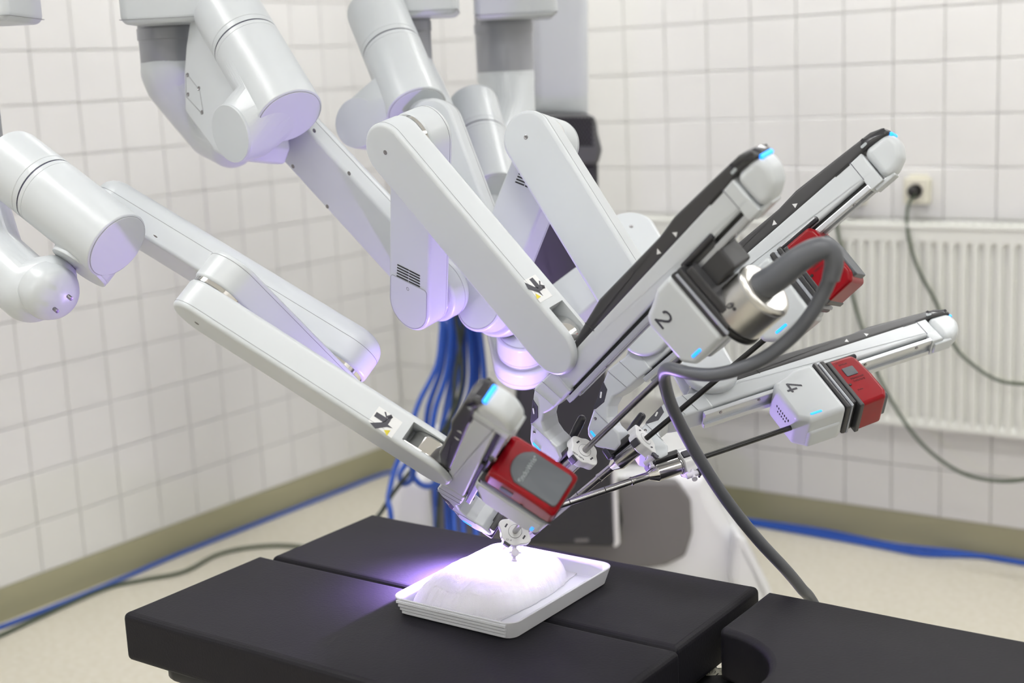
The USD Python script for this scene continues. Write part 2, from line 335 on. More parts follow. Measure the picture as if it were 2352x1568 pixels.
cushion(2.5565, -2.72, 3.6, -2.158, 'seat cushion with a rounded cut-out, at the right', poly=[(2.5565, -2.158), (2.5565, -2.312), (2.562, -2.322)]+[(2.5565+.128*math.cos(a)*.95, -2.44+.118*math.sin(a)) for a in np.linspace(math.pi/2*.92, -math.pi/2*.92, 24)]+[(2.562, -2.558), (2.5565, -2.568), (2.5565, -2.72), (3.6, -2.72), (3.6, -2.158)])
obj('leg_plate', box(1.80, -2.685, TZ-TH-.022, 2.50, -2.43, TZ-TH-.001, .006, .03), 'table_black', tb)
obj('leg_plate', box(1.82, -2.39, TZ-TH-.022, 2.50, -2.17, TZ-TH-.001, .006, .03), 'table_black', tb)
obj('seat_plate', box(2.60, -2.69, TZ-TH-.022, 3.5, -2.19, TZ-TH-.001, .006, .03), 'table_black', tb)
obj('side_rail', cat(box(1.86, -2.70, TZ-TH-.05, 2.46, -2.69, TZ-TH-.02, .002), box(2.66, -2.70, TZ-TH-.05, 3.4, -2.69, TZ-TH-.02, .002), box(1.9, -2.70, TZ-TH-.03, 1.93, -2.66, TZ-TH-.012, .002), box(2.7, -2.70, TZ-TH-.03, 2.73, -2.66, TZ-TH-.012, .002)), 'steel', tb)
obj('support_beam', box(2.3, -2.62, TZ-TH-.07, 2.75, -2.50, TZ-TH-.02, .008), 'table_black', tb); obj('support_beam', box(2.3, -2.34, TZ-TH-.07, 2.75, -2.24, TZ-TH-.02, .008), 'table_black', tb)
obj('pedestal', cat(box(2.78, -2.58, .12, 3.14, -2.30, TZ-TH-.02, .02), box(2.5, -2.68, .0, 3.5, -2.20, .13, .03)), 'warm_white', tb)
kp = at(1632, 1556, 1.98); kF = Frame(kp, CR, CU)
kn = obj('angle_dial', kF.put(rprism(stadium((0, 0), (0, 1e-5), .017, q=14), .008, .001)), 'socket', tb, label='cream dial with black scale ticks under the cut-out')
obj('tick', cat(*[kF.put(rprism([(math.cos(a)*.009-.0006, math.sin(a)*.009-.0006), (math.cos(a)*.013, math.sin(a)*.013-.0008), (math.cos(a)*.013, math.sin(a)*.013+.0008), (math.cos(a)*.009, math.sin(a)*.009+.0008)], .0006, z0=.008)) for a in np.linspace(.3, 2.6, 7)]), 'black', kn)
obj('dial_bracket', kF.put(box(.008, -.16, -.012, .020, .012, .004, .002)), 'socket', tb)
obj('hinge_block', box(2.49, -2.58, .58, 2.61, -2.53, .605, .004), 'table_black', tb); obj('hinge_block', box(2.49, -2.33, .58, 2.61, -2.28, .605, .004), 'table_black', tb)
obj('dial_post', kF.put(box(-.012, -.012, -.07, .012, .012, 0, .002)), 'table_black', tb)

# ---------------------------------------------------------------- tray and gauze
tx0, tx1, ty0, ty1, th = 2.112, 2.337, -2.505, -2.231, .028
tr = thing('instrument_tray', (2.22, -2.37, TZ), 'shallow white rectangular plastic tray with grooved side on the black mattress', 'tray')
def ringz(z, out, r): return np.c_[rrect(tx0+.009-out, ty0+.009-out, tx1-.009+out, ty1-.009+out, r, 5), np.full(len(rrect(0, 0, 1, 1, .1, 5)), z)]
lev = [(TZ+.001, 0), (TZ+.002, .0006)]
lev += [(TZ+th-.001, .0088), (TZ+th, .0082), (TZ+th, .0066), (TZ+th-.001, .006), (TZ+.005, -.003), (TZ+.0036, -.0045)]
R_ = [ringz(z, o, .016+o*.6) for z, o in lev]; n = len(R_[0]); F_ = []
for k in range(len(R_)-1):
    i = k*n+np.arange(n); j = k*n+(np.arange(n)+1) % n; F_ += [np.c_[i, j, j+n], np.c_[i, j+n, i+n]]
V = np.vstack(R_); V = np.vstack([V, [[2.2245, -2.368, TZ+.001], [2.2245, -2.368, TZ+.0036]]]); K = (len(R_)-1)*n; i = np.arange(n); j = (i+1) % n
F_ += [np.c_[j, i, np.full(n, len(V)-2)], np.c_[K+i, K+j, np.full(n, len(V)-1)]]
obj('tray_body', trimesh.Trimesh(V, np.vstack(F_), process=False), 'tray_white', tr, smooth=38)
for k in range(4):                                                  # raised bands along the near side
    z = TZ+.0035+.0056*k; o = .0006+.0083*(z-TZ)/.025
    obj('side_band', box(tx0+.021-o, ty0+.009-o-.0022, z, tx1-.021+o, ty0+.009-o+.002, z+.0040, .0005), 'tray_white', tr)
obj('floor_ridge', box(tx1-.040, ty0+.03, TZ+.0034, tx1-.036, ty1-.03, TZ+.0052, .0008), 'tray_white', tr)
gz = thing('gauze_pack', (2.2, -2.36, TZ), 'loose pack of folded white gauze lying in the tray, lit by the endoscope', 'gauze')
N = 150; u, v = np.meshgrid(np.linspace(-1, 1, N), np.linspace(-1, 1, N), indexing='ij')
rr = (np.abs(u)**4+np.abs(v)**4)**.25; ed = np.clip(1-rr, 0, 1)
gx = 2.200+.081*u*(1-.06*v)+.005*np.sin(3*v+1); gy = -2.362+.124*v
P3 = np.stack([u*3.2, v*3.2, 0*u], -1); fold = meshkit.fbm(P3, 4, 5)
hgt = (.040+.010*np.exp(-((v-.2)/.9)**2-(u*.5)**2)-.016*np.exp(-((gx-2.150)**2+(gy+2.298)**2)/.026**2))*(1-np.clip(1-ed*1.75, 0, 1)**2)**.55 + .010*(fold-.5)*np.clip(ed*5, 0, 1)
wr = meshkit.fbm(np.stack([u*11+3*fold, v*4, 0*u+5], -1), 3, 9); hgt += .0032*(wr-.5)*np.clip(ed*6, 0, 1)
frill = 1+.07*(meshkit.fbm(np.stack([np.arctan2(v, u)*6, rr*0, 0*u], -1), 3, 2)-.5)*(rr > .8)
gx = 2.2+(gx-2.2)*frill; gy = -2.365+(gy+2.365)*frill
top = np.stack([gx, gy, TZ+.0045+np.maximum(hgt, .0012)], -1).reshape(-1, 3); bot = np.stack([gx, gy, 0*gx+TZ+.0042], -1).reshape(-1, 3)
idx = np.arange(N*N).reshape(N, N); a, b, c, d = idx[:-1, :-1].ravel(), idx[1:, :-1].ravel(), idx[1:, 1:].ravel(), idx[:-1, 1:].ravel()
F_ = [np.c_[a, b, c], np.c_[a, c, d], np.c_[a, c, b]+N*N, np.c_[a, d, c]+N*N]
edge = np.r_[idx[:-1, 0], idx[-1, :-1], idx[1:, -1][::-1], idx[0, 1:][::-1]]; e2 = np.roll(edge, -1); F_ += [np.c_[edge, edge+N*N, e2], np.c_[e2, edge+N*N, e2+N*N]]
obj('gauze_sheet', trimesh.Trimesh(np.vstack([top, bot]), np.vstack(F_), process=False), 'gauze', gz, smooth=True)
th_ = []                                                          # frayed threads on the far rim and front edge
for k in range(46):
    a = rng.uniform(.25*math.pi, 1.05*math.pi) if k < 26 else rng.uniform(1.25*math.pi, 1.75*math.pi)
    uu, vv = np.sign(math.cos(a))*abs(math.cos(a))**.5, np.sign(math.sin(a))*abs(math.sin(a))**.5
    q = np.array([2.2+.074*uu*(1-.1*vv), -2.365+.114*vv, TZ+.016+.016*(k < 26)*rng.uniform(.2, 1.)]); w = rng.normal(0, .003, (3, 3)); w[:, 2] = abs(w[:, 2])
    th_.append(tube([q-[0, 0, .01], q, q+w[0], q+w[0]+w[1]], .00011, 4, 4))
obj('loose_thread', cat(*th_), 'gauze', gz, kind='stuff')
#@@PART2
# ---------------------------------------------------------------- surgical robot: cart
UP = np.array([0, 0, 1.]); FH = unit(np.array([CF[0], CF[1], 0])); RH = np.cross(FH, UP)
cart = thing('surgical_cart', at(1300, 1255, 3.75)*[1, 1, 0], 'white and black base and column of the surgical robot in the room corner', 'surgical robot')
def facing(px, py, h): return Frame(at(px, py, h/np.dot(ray(px, py), FH)), RH, Z=-FH)     # upright plane towards the camera; X right, Y up
def slabpx(F, pts, t, b, r=None):                                 # outline in pixels on that plane, going away by t
    q = F.pix(pts); q = smoothpoly(q, r) if r else q
    return F.put(rprism(q, t, b, 4, -t))
FB = facing(1300, 1200, 3.62)
hw = lambda y: 0
obj('base_shell', slabpx(FB, [(908, 1092), (1625, 1092), (1645, 1140), (1700, 1235), (1770, 1352), (1785, 1400), (830, 1408), (868, 1260), (885, 1190)], .62, .05, .02), 'white_gloss', cart)
obj('wheel_cover', slabpx(facing(1740, 1340, 3.56), [(1692, 1222), (1716, 1240), (1768, 1345), (1790, 1410), (1700, 1410), (1680, 1330)], .3, .02, .01), 'white_gloss', cart)
obj('wheel_cover', slabpx(facing(880, 1300, 3.57), [(872, 1270), (905, 1262), (960, 1410), (815, 1415)], .3, .02, .01), 'white_gloss', cart)
obj('front_deck', slabpx(facing(1300, 1200, 3.60), [(985, 1108), (1558, 1106), (1588, 1150), (1592, 1225), (1575, 1278), (1530, 1300), (1490, 1306), (1020, 1312), (996, 1230)], .05, .012, .02), 'deck_grey', cart)
obj('deck_top', slabpx(facing(1480, 1080, 3.72), [(1000, 1050), (1470, 1040), (1530, 1075), (1560, 1125), (1560, 1180), (990, 1180)], .4, .03, .02), 'deck_grey', cart)
FC = facing(1300, 600, 3.50)
obj('column', slabpx(FC, [(1200, 372), (1374, 372), (1376, 480), (1412, 1250), (1404, 1258), (1180, 1250), (1186, 870)], .26, .012, .008), 'column_black', cart)
obj('edge_strip', slabpx(facing(1410, 1100, 3.515), [(1402, 960), (1410, 960), (1424, 1248), (1416, 1256), (1410, 1256)], .2, .003), 'warm_white', cart)
obj('foot_pedal_cover', slabpx(facing(1425, 1190, 3.56), [(1416, 1150), (1424, 1160), (1430, 1195), (1424, 1230), (1414, 1250)], .1, .004), 'black', cart)
obj('front_recess', FC.put(rprism(rrect(*[*FC.pix([(1320, 1245)])[0]], *[*FC.pix([(1352, 1236)])[0]], .003), .002, .0006)), 'deck_grey', cart)
shr = obj('column_shroud', slabpx(facing(1300, 330, 3.46), [(1196, 262), (1350, 262), (1366, 268), (1372, 285), (1374, 305), (1384, 345), (1378, 368), (1376, 380), (1200, 380)], .32, .014, .016), 'shroud', cart)
FS = facing(1300, 330, 3.46); hx = []
for i in range(16):
    for j in range(11):
        x, y, _ = FS.loc(on(1240+i*8+(j % 2)*4, 273+j*6, FS.p(0, 0), FS.Z))
        if 1240+i*8+(j % 2)*4 < 1362: hx.append(FS.put(rprism(stadium((x, y), (x, y+1e-5), .0042, q=2), .0016, 0, z0=-.0008)))
obj('vent_hole', cat(*hx), 'black', shr, kind='stuff')
FU = facing(1290, 100, 3.56)
obj('upper_column', slabpx(FU, [(1218, -330), (1350, -330), (1353, 262), (1221, 262)], .18, .03), 'white_shell', cart)
hubc = np.array([1.62, -1.75, 2.02])                              # overhead boom hub, above the frame
obj('boom_beam', hull(ball(at(1285, -260, 3.72), .1, 2), ball(hubc+[0, 0, .03], .1, 2)), 'white_shell', cart)
obj('boom_hub', rcyl(hubc-[0, 0, .06], hubc+[0, 0, .10], .26, .03, 48), 'white_shell', cart)

# ---------------------------------------------------------------- surgical robot: the four arms
TL, R3 = .052, .0425
def seamline(pts, r=.0005): return tube(pts, r, 5, smooth=False)
def loop_seam(F, poly, z, r=.0005):
    p = np.vstack([poly, poly[:1]]); return seamline([F.p(x, y, z) for x, y in p], r)
def screw(F, x, y, z=0., r=.0036):                                # on the -Z side of F
    a = cat(F.put(lathe([(0, r), (.0007, r), (.0009, r*.8), (.0003, r*.55), (.0003, r*.3)], (x, y, z+.0002), (x, y, z-1), 14)))
    return a
HAZ_SQ = HAZ_HAND = HAZ_TRI = None
GLYPH = dict(square=[(862.6, 944), (888, 959.5), (880.8, 970), (856, 953.7)], hand=[(847, 969), (873, 968), (887, 961), (893, 952), (898, 956), (893, 966), (888, 973), (899, 981.5), (885.6, 978.6), (858.8, 982.4)],
    finger=[(880, 944), (884, 944), (886, 953), (896, 950), (900, 957), (895, 961), (884, 957)], tri=[(879, 985.5), (894, 986.5), (885.5, 999)], plate=[(868, 931), (922, 968), (896, 1004), (843, 965)])
GLOC = {}
ARMS = {}
def make_arm(key, label, f0, d0, f1, n, ja, e1, s0, s1, carr, num, cyl, post, vents=None, l1screws=(), hazard=True, l2screw=None, l1dim=(.049, .048), ssh=0., oo=0.):
    n = unit(cv(*n)); P0 = at(*f0, d0); P1 = on(*f1, P0, n); Q = P0+n*TL; J = on(*ja, Q, n); K = J+n*TL; E1 = on(*e1, K, n)
    A = thing('robotic_arm', post['base'], label, 'robotic arm', None)
    # ---- forearm link (between upper joint and the instrument spar)
    F = Frame(P0, P1-P0, Z=n); L = np.linalg.norm(P1-P0); ys = 1. if np.dot(F.Y, CAM-P0) > 0 else -1.
    st = stadium((0, 0), (L, 0), R3)
    link = F.put(rprism(st, TL-.005, .006, 4))
    nx0, nx1 = L-.040, L+.06
    notch = F.put(rprism(rrect(nx0, -.004 if ys > 0 else -.07, nx1, .07 if ys > 0 else .004, .003), .029, 0, z0=.009))
    try: link = cut(link, notch)
    except Exception as e: print('notch', e)
    fl = obj('forearm_link', link, 'white_shell', A, smooth=30)
    obj('screw', screw(F, 0, 0), 'steel_dark', fl)
    obj('seam', loop_seam(F, stadium((0, 0), (L-.07, 0), R3+.0001), .0075, .0004), 'seam', fl)
    obj('joint_ring', F.put(rprism(stadium((0, 0), (0, 1e-5), R3-.0015, q=24), .006, 0, z0=TL-.0055)), 'chrome', A)
    obj('joint_hub', cat(rcyl(F.p(L-.001, 0, .0095), F.p(L-.001, 0, .0375), .0345, .003, 48), F.put(box(nx0+.001, -.002 if ys > 0 else -.033, .010, nx0+.03, .033 if ys > 0 else .002, .013, .001))), 'chrome', A)
    B = Frame(F.p(0, ys*R3, 0), F.X, Z=F.Y*ys)                    # the long side that faces the camera
    if hazard:
        if not GLOC: GLOC.update({k: B.pix(v) for k, v in GLYPH.items()}); GLOC['L'] = L
        sh = L-GLOC['L']+.002
        G = {k: [(x+sh, y) for x, y in v] for k, v in GLOC.items() if k != 'L'}
        pl_ = obj('hazard_label', B.put(rprism(G['plate'], .0003, 0)), 'white_gloss', fl, label='white sticker with a crushed-hand pictogram')
        obj('pictogram', cat(*[B.put(rprism(G[k], .0003, 0, z0=.0003)) for k in ('square', 'hand', 'finger')]), 'label_dark', pl_.__class__(fl.prim, fl.o), label='black crushed-hand pictogram')
        obj('warning_triangle', B.put(rprism(G['tri'], .0003, 0, z0=.0004)), 'yellow', fl, label='yellow warning triangle')
    # ---- middle link
    F2 = Frame(Q, J-Q, Z=n); L2 = np.linalg.norm(J-Q); st2 = stadium((0, 0), (L2, 0), R3, R3+.001)
    ml = obj('middle_link', F2.put(rprism(st2, TL-.005, .0055, 4)), 'white_shell', A, smooth=30)
    obj('seam', loop_seam(F2, stadium((0, 0), (L2, 0), R3+.0001, R3+.0011), .0395, .0004), 'seam', ml)
    cov = sg.Polygon(stadium((0, 0), (L2, 0), R3-.005, R3-.004)).intersection(sg.Polygon([(L2-.042, -.1), (L2-.042, .1), (L2+.1, .1), (L2+.1, -.1)])).buffer(-.006).buffer(.006)
    obj('cover_panel', F2.put(rprism(ring_pts(cov), .0012, .0005, 1, -.0006)), 'white_shell', ml)
    obj('seam', loop_seam(F2, ring_pts(cov.buffer(.0004)), -.0002, .0005), 'seam', ml)
    if l2screw: x, y = F2.pix([l2screw])[0]; obj('screw', screw(F2, x, y, -.0001, .003), 'steel_dark', ml)
    if vents:
        for (a, b) in vents:
            (xa, ya), (xb, yb) = F2.pix([a, b]); obj('vent_slot', F2.put(rprism(stadium((xa, ya), (xb, yb), .0012, q=3), .0008, 0, z0=-.0003)), 'black', ml, smooth=False)
    obj('joint_ring', F2.put(rprism(stadium((L2, 0), (L2, 1e-5), R3-.0015, q=24), .006, 0, z0=TL-.0055)), 'chrome', A)
    # ---- upper link
    F1 = Frame(K, E1-K, Z=n); L1 = np.linalg.norm(E1-K); r1, t1 = l1dim
    ul = obj('upper_link', F1.put(rprism(stadium((0, 0), (L1, 0), r1+.001, r1), t1, .006, 6, 0., t1*.42)), 'white_shell', A, smooth=30)
    obj('seam', loop_seam(F1, stadium((0, 0), (L1, 0), r1+.0011, r1+.0001), t1*.55, .0004), 'seam', ul)
    for q in l1screws: x, y = F1.pix([q])[0]; obj('screw', screw(F1, x, y), 'steel_dark', ul)
    # ---- yaw joint: big cylinder with a side lobe
    top, end = at(*cyl['top']), at(*cyl['end']); ax = unit(end-top); LC = np.linalg.norm(end-top); R = cyl['r']
    rs = np.dot(at(*cyl['ring'])-top, ax); P = lambda s: top+ax*s
    lob = at(*cyl['lobe']); lm = unit(cv(*cyl['ln'])); rl = cyl['rl']; webo = unit(CF-ax*np.dot(CF, ax))*.006
    obj('yaw_housing_upper', lathe([(-.012, R-.022), (-.010, R-.010), (-.003, R-.002), (.006, R), (rs-.013, R), (rs-.012, R-.0008), (rs-.011, R), (rs-.002, R), (rs-.0015, R-.003)], P(0), P(1), 64), 'white_shell', A)
    obj('seam_ring', lathe([(rs-.0016, R-.003), (rs-.0016, R-.0006), (rs+.0006, R-.0006), (rs+.0006, R-.003)], P(0), P(1), 64), 'seam_dark', A)
    low = lathe([(rs+.0006, R-.003), (rs+.001, R), (rs+.008, R), (rs+.0085, R-.0006), (rs+.009, R), (LC-.003, R), (LC-.0008, R-.001), (LC, R-.004)], P(0), P(1), 64)
    web = hull(rcyl(lob-lm*.002, lob-lm*.05, rl, .004, 40), rcyl(P(max(rs+.03, LC-.085))+webo, P(LC-.012)+webo, R*.86, .003, 40))
    try: low = join(low, web)
    except Exception as e: print('join', e); low = cat(low, web)
    yl = obj('yaw_housing_lower', low, 'white_shell', A, smooth=30)
    obj('end_cap', rcyl(P(LC-.002), P(LC+.0012), R-.004, .0008, 56), 'white_shell', yl); obj('seam', loop_seam(Frame(P(LC), np.cross(ax, [0.3, .2, .9]), Z=ax), stadium((0, 0), (0, 1e-5), R-.0038, q=20), .0001, .0006), 'seam', yl)
    obj('lobe_cap', rcyl(lob-lm*.004, lob+lm*.002, rl-.0005, .0015, 56), 'white_shell', yl)
    obj('link_knuckle', hull(ball(P(LC-.05)+webo, .028, 2), ball(E1+n*t1*.5, .02, 2)), 'white_shell', A)
    # ---- setup post and elbow
    pb, pt, pr = at(*post['bot']), at(*post['top']), post['r']; ptop = pb+UP*(np.dot(pt-pb, UP)); zt = ptop[2]
    bx = post['box']
    FBX = facing(*post['top']); q = FBX.pix(bx); xs_, ys_ = [a for a, _ in q], [b for _, b in q]
    obj('boom_end', FBX.put(rprism(rrect(min(xs_), min(ys_), max(xs_), max(ys_)+.25, .014), .17, .012, 4, -.09)), 'white_shell', A)
    obj('boom_seam', FBX.put(rprism(rrect(min(xs_)-.0002, min(ys_)+.008, max(xs_)+.0002, min(ys_)+.0088, .0003), .1704, 0, z0=-.0902)), 'seam', A)
    obj('boom_bar', hull(ball(FBX.p(sum(xs_)/4, max(ys_)+.2, -.03), .05, 2), ball(hubc, .06, 2)), 'white_shell', A)
    obj('post', rcyl(ptop+UP*.06, pb-UP*.02, pr, .001, 48), 'grey_post', A)
    obj('post_collar', rcyl(ptop-UP*.002, ptop-UP*.022, pr+.0018, .001, 48), 'grey_post', A)
    el = chain([(at(*c[:3]), c[3]) for c in post['elbow']])
    try: el = join(el, rcyl(pb, pb-UP*.022, pr+.0006, .001, 48))
    except Exception as e: el = cat(el, rcyl(pb, pb-UP*.05, pr+.001, .002, 48))
    eb = obj('elbow_link', el, 'white_shell', A, smooth=40)
    if 'cap' in post:
        cc, cn, cr = at(*post['cap'][0]), unit(cv(*post['cap'][1])), post['cap'][2]
        obj('elbow_cap', lathe([(-.02, cr), (.004, cr), (.016, cr-.006), (.024, cr-.018), (.026, cr-.035)], cc, cc+cn, 48), 'white_shell', eb)
        for q in post['capscrews']: obj('screw', rcyl(at(*q), at(*q)-cn*.01, .0032, .0006, 12), 'steel_dark', eb)
    if 'hub' in post:
        hp, hn, hd, ht = post['hub']; FH_ = Frame(at(*hp[0], hd), np.cross(cv(*hn), UP), Z=cv(*hn))
        hb = obj('elbow_body', FH_.put(rprism(smoothpoly(FH_.pix(hp), .008), ht, .006, 4, -ht)), 'white_shell', A, smooth=30)
        x = FH_.pix(post['plate']); obj('seam', loop_seam(FH_, np.array(smoothpoly(x, .002)), .0002, .0005), 'seam', hb)
        for q in post['platescrews']:
            X, Y = FH_.pix([q])[0]; obj('screw', FH_.put(lathe([(0, .0036), (.0008, .0036), (.001, .0028), (.0003, .002), (.0003, .001)], (X, Y, 0), (X, Y, 1), 14)), 'steel_dark', hb)
    # ---- instrument spar
    S0 = on(*s0, P0+n*.010, n); S1 = on(*s1, P0+n*.010, n); S0 = S0-unit(S1-S0)*ssh; S = Frame(S0, S1-S0, Z=n); W = .032; kx = np.linalg.norm(S1-S0)/.4935
    class SP:                                                     # the spar's own frame: lengths along it fit this arm's pose
        @staticmethod
        def put(m): v = np.array(m.vertices); v[:, 0] = np.where(v[:, 0] > 0, v[:, 0]*kx, v[:, 0]); return S.put(trimesh.Trimesh(v, m.faces, process=False))
        @staticmethod
        def p(x, y, z): return S.p(x*kx if x > 0 else x, y, z)
    sb = obj('spar', cat(SP.put(rprism(smoothpoly([(.0, -.008), (.4515, -.0075), (.4515, .026), (-.012, .028)], .0015, 3), W, .004, 3)),
        SP.put(rprism([(.43, .02), (.4515, .02), (.4515, .042), (.43, .042)], W, .003, 2))), 'white_shell', A)
    obj('seam', cat(*[seamline([SP.p(x, -.0075, -.0002), SP.p(x, .024, -.0002)], .00045) for x in (.432,)]), 'seam_dark', sb)
    obj('slot', SP.put(box(.005, .018, .007, .44, .034, W-.007, .001)), 'black', A)
    obj('belt_tooth', cat(*[SP.put(box(x, .0335, .008, x+.002, .0346, .02, .0002)) for x in np.arange(.03, .42, .03)]), 'steel_dark', A, kind='stuff')
    rl_ = obj('slide_rail', cat(SP.put(box(.002, .0325, .0, .432, .0405, .009, .0012)), SP.put(box(.002, .0325, W-.009, .432, .0405, W, .0012)), SP.put(box(.002, .034, .004, .43, .036, W-.004, .0006))), 'rail_metal', A)
    for x in (.03, .10, .30, .40): obj('screw', rcyl(SP.p(x, .040, .0045), SP.p(x, .0418, .0045), .0026, .0005, 10), 'steel_dark', rl_)
    obj('end_cover', SP.put(rprism(smoothpoly([(.4525, -.008), (.492, -.007), (.499, .002), (.4995, .018), (.490, .034), (.472, .043), (.4525, .043)], .0115, 6), W, .010, 5)), 'white_shell', A, smooth=40)
    obj('rail_end', SP.put(box(.434, .0395, .006, .468, .046, W-.006, .0018)), 'white_shell', A)
    dk = obj('dark_cover', SP.put(rprism(smoothpoly([(.052, -.007), (.10, -.018), (.17, -.029), (.315, -.0255), (.350, -.029), (.43, -.0245), (.478, -.0215), (.494, -.015), (.4985, -.005), (.496, -.0015), (.462, -.0075), (.432, -.0045), (.07, -.0045)], .0015, 3), W, .0042, 4)), 'charcoal', A, smooth=40)
    obj('cover_end', SP.put(rprism(smoothpoly([(.455, -.0235), (.478, -.0218), (.495, -.0155), (.4993, -.006), (.497, -.002), (.458, -.009)], .002, 3), W+.0012, .010, 5, -.0006)), 'charcoal_gloss', dk, smooth=40)
    obj('seam', seamline([SP.p(.125, -.0215, -.0003), SP.p(.128, -.0045, -.0003)], .0006), 'black', dk)
    for x, sg_ in ((.338, 1), (.298, -1)): obj('arrow', SP.put(rprism([(x-.003*sg_, -.017), (x+.0035*sg_, -.0125), (x-.003*sg_, -.0095)], .0006, 0, z0=-.0004)), 'white_gloss', dk, smooth=False)
    obj('window_mark', SP.put(rprism(stadium((.458, -.0125), (.464, -.0125), .002, q=4), .0012, 0, z0=-.0008)), 'print_grey', dk)
    obj('side_recess', SP.put(rprism([(.405, -.0085), (.43, -.0085), (.43, -.0045), (.405, -.0045)], .0006, 0, z0=-.0003)), 'black', dk)
    obj('status_led', cat(SP.put(rprism(stadium((.4975, -.001), (.4975, -.0011), .0030, q=5), .024, .0014, 2, .004))), 'led', dk, label='glowing blue light bar')
    # ---- C-shaped foot that carries the cannula
    ft = smoothpoly([(.022, -.0085), (-.034, -.012), (-.048, -.005), (-.092, .021), (-.116, .036), (-.122, .045), (-.122, .066), (-.100, .090), (-.086, .088), (-.078, .072), (-.081, .058), (-.079, .044), (-.068, .031), (-.053, .025), (-.040, .028), (-.020, .0295), (.022, .030)], .0035, 4)
    fo = obj('spar_foot', S.put(rprism(ft, W+.004, .0035, 4, -.001)), 'white_shell', A, smooth=40)
    obj('hub_tab', hull(rcyl(F.p(L, 0, .0125), F.p(L, 0, .0345), .018, .002, 24), S.put(box(-.012+ssh, -.006, .004, .045+ssh, .018, .022, .002))), 'white_shell', A)
    obj('seam', cat(seamline([S.p(-.012, -.010, -.0013), S.p(-.004, .028, -.0013)], .0004), seamline([S.p(-.036, -.011, -.0013), S.p(-.026, .028, -.0013)], .0004), seamline([S.p(-.090, .021, -.0013), S.p(-.081, .062, -.0013)], .0004)), 'seam', fo)
    lb = obj('grip_label', S.put(rprism([(-.0515, -.0022), (-.0535, .011), (-.069, .0225), (-.086, .0222), (-.0895, .0208), (-.087, .0178)], .0016, .0004, 1, -.0018)), 'label_dark', fo, label='dark elongated hexagonal grip pad')
    obj('window_mark', S.put(rprism(stadium((-.064, .0085), (-.069, .0135), .0014, q=3), .0012, 0, z0=-.0023)), 'white_gloss', fo)
    obj('status_led', S.put(rprism(stadium((-.1135, .0445), (-.1125, .057), .0018, q=4), .0014, .0004, 1, -.0018)), 'led', fo, label='glowing blue light bar')
    obj('screw', screw(S, -.096, .033, -.001, .0025), 'steel_dark', fo)
    mt = obj('cannula_mount', cat(S.put(box(-.112, .082, .002, -.068, .091, .030, .002)), S.put(box(-.106, .070, .016, -.082, .084, .036, .002))), 'charcoal', A)
    obj('release_lever', hull(rcyl(S.p(-.098, .078, .036), S.p(-.07, .070, .044), .0055, .003, 16), rcyl(S.p(-.072, .069, .042), S.p(-.047, .061, .050), .0062, .005, 16)), 'charcoal_gloss', mt)
    obj('mount_block', S.put(box(-.118, .076, .000, -.108, .094, .032, .002)), 'label_dark', mt)
    # ---- carriage
    S = Frame(S.p(0, oo, 0), S.X, Z=S.Z)
    c0 = S.loc(on(*carr, S.p(0, 0, -.017), S.Z))[0]-.083
    cp = smoothpoly([(c0, .045), (c0+.008, .034), (c0+.034, .0265), (c0+.05, .0195), (c0+.083, .0195), (c0+.083, .124), (c0+.018, .124), (c0+.001, .110)], .0085, 6)
    ca = obj('carriage', S.put(rprism(cp, .063, .008, 5, -.016)), 'white_shell', A, smooth=40)
    obj('carriage_belly', S.put(rprism(smoothpoly([(c0+.008, .05), (c0+.076, .05), (c0+.076, .127), (c0+.02, .127), (c0+.008, .11)], .006, 5), .036, .0055, 4, .010)), 'white_shell', A, smooth=40)
    obj('slider_block', S.put(box(c0+.02, .015-oo, .004, c0+.10, .046, .030, .003)), 'black', A)
    if num: obj('arm_number', text(Frame(S.p(0, 0, -.0161), S.Y, Z=-S.Z), num, .054, c0+.030, .0265, depth=.0005), 'label_dark', ca, label='dark numeral '+num, smooth=False)
    obj('status_led', S.put(rprism(stadium((c0+.026, .1135), (c0+.042, .1135), .0021, q=5), .003, .0006, 1, -.0168)), 'led', ca, label='glowing blue light bar')
    for k in range(2):
        for i in range(7-2*k): obj('vent_slot', S.put(box(c0-.0003, .060+i*.0055+k*.004, .006+k*.009, c0+.003, .0622+i*.0055+k*.004, .010+k*.008, .0004)), 'black', ca, smooth=False)
    ad = obj('sterile_adapter', cat(S.put(rprism(smoothpoly([(c0+.083, .021), (c0+.0905, .021), (c0+.0905, .124), (c0+.083, .122)], .0022, 3), .061, .002, 2, -.015)), S.put(box(c0+.095, .022, -.015, c0+.103, .118, .046, .002))), 'charcoal', A)
    obj('clear_lip', S.put(rprism(smoothpoly([(c0+.0905, .024), (c0+.095, .026), (c0+.0955, .122), (c0+.0905, .125)], .0016, 3), .063, .0015, 2, -.0163)), 'clear_grey', ad)
    obj('adapter_arm', S.put(box(c0+.096, .018, -.004, c0+.165, .026, .042, .003)), 'charcoal_gloss', ad)
    ARMS[key] = (S, c0, n); return A

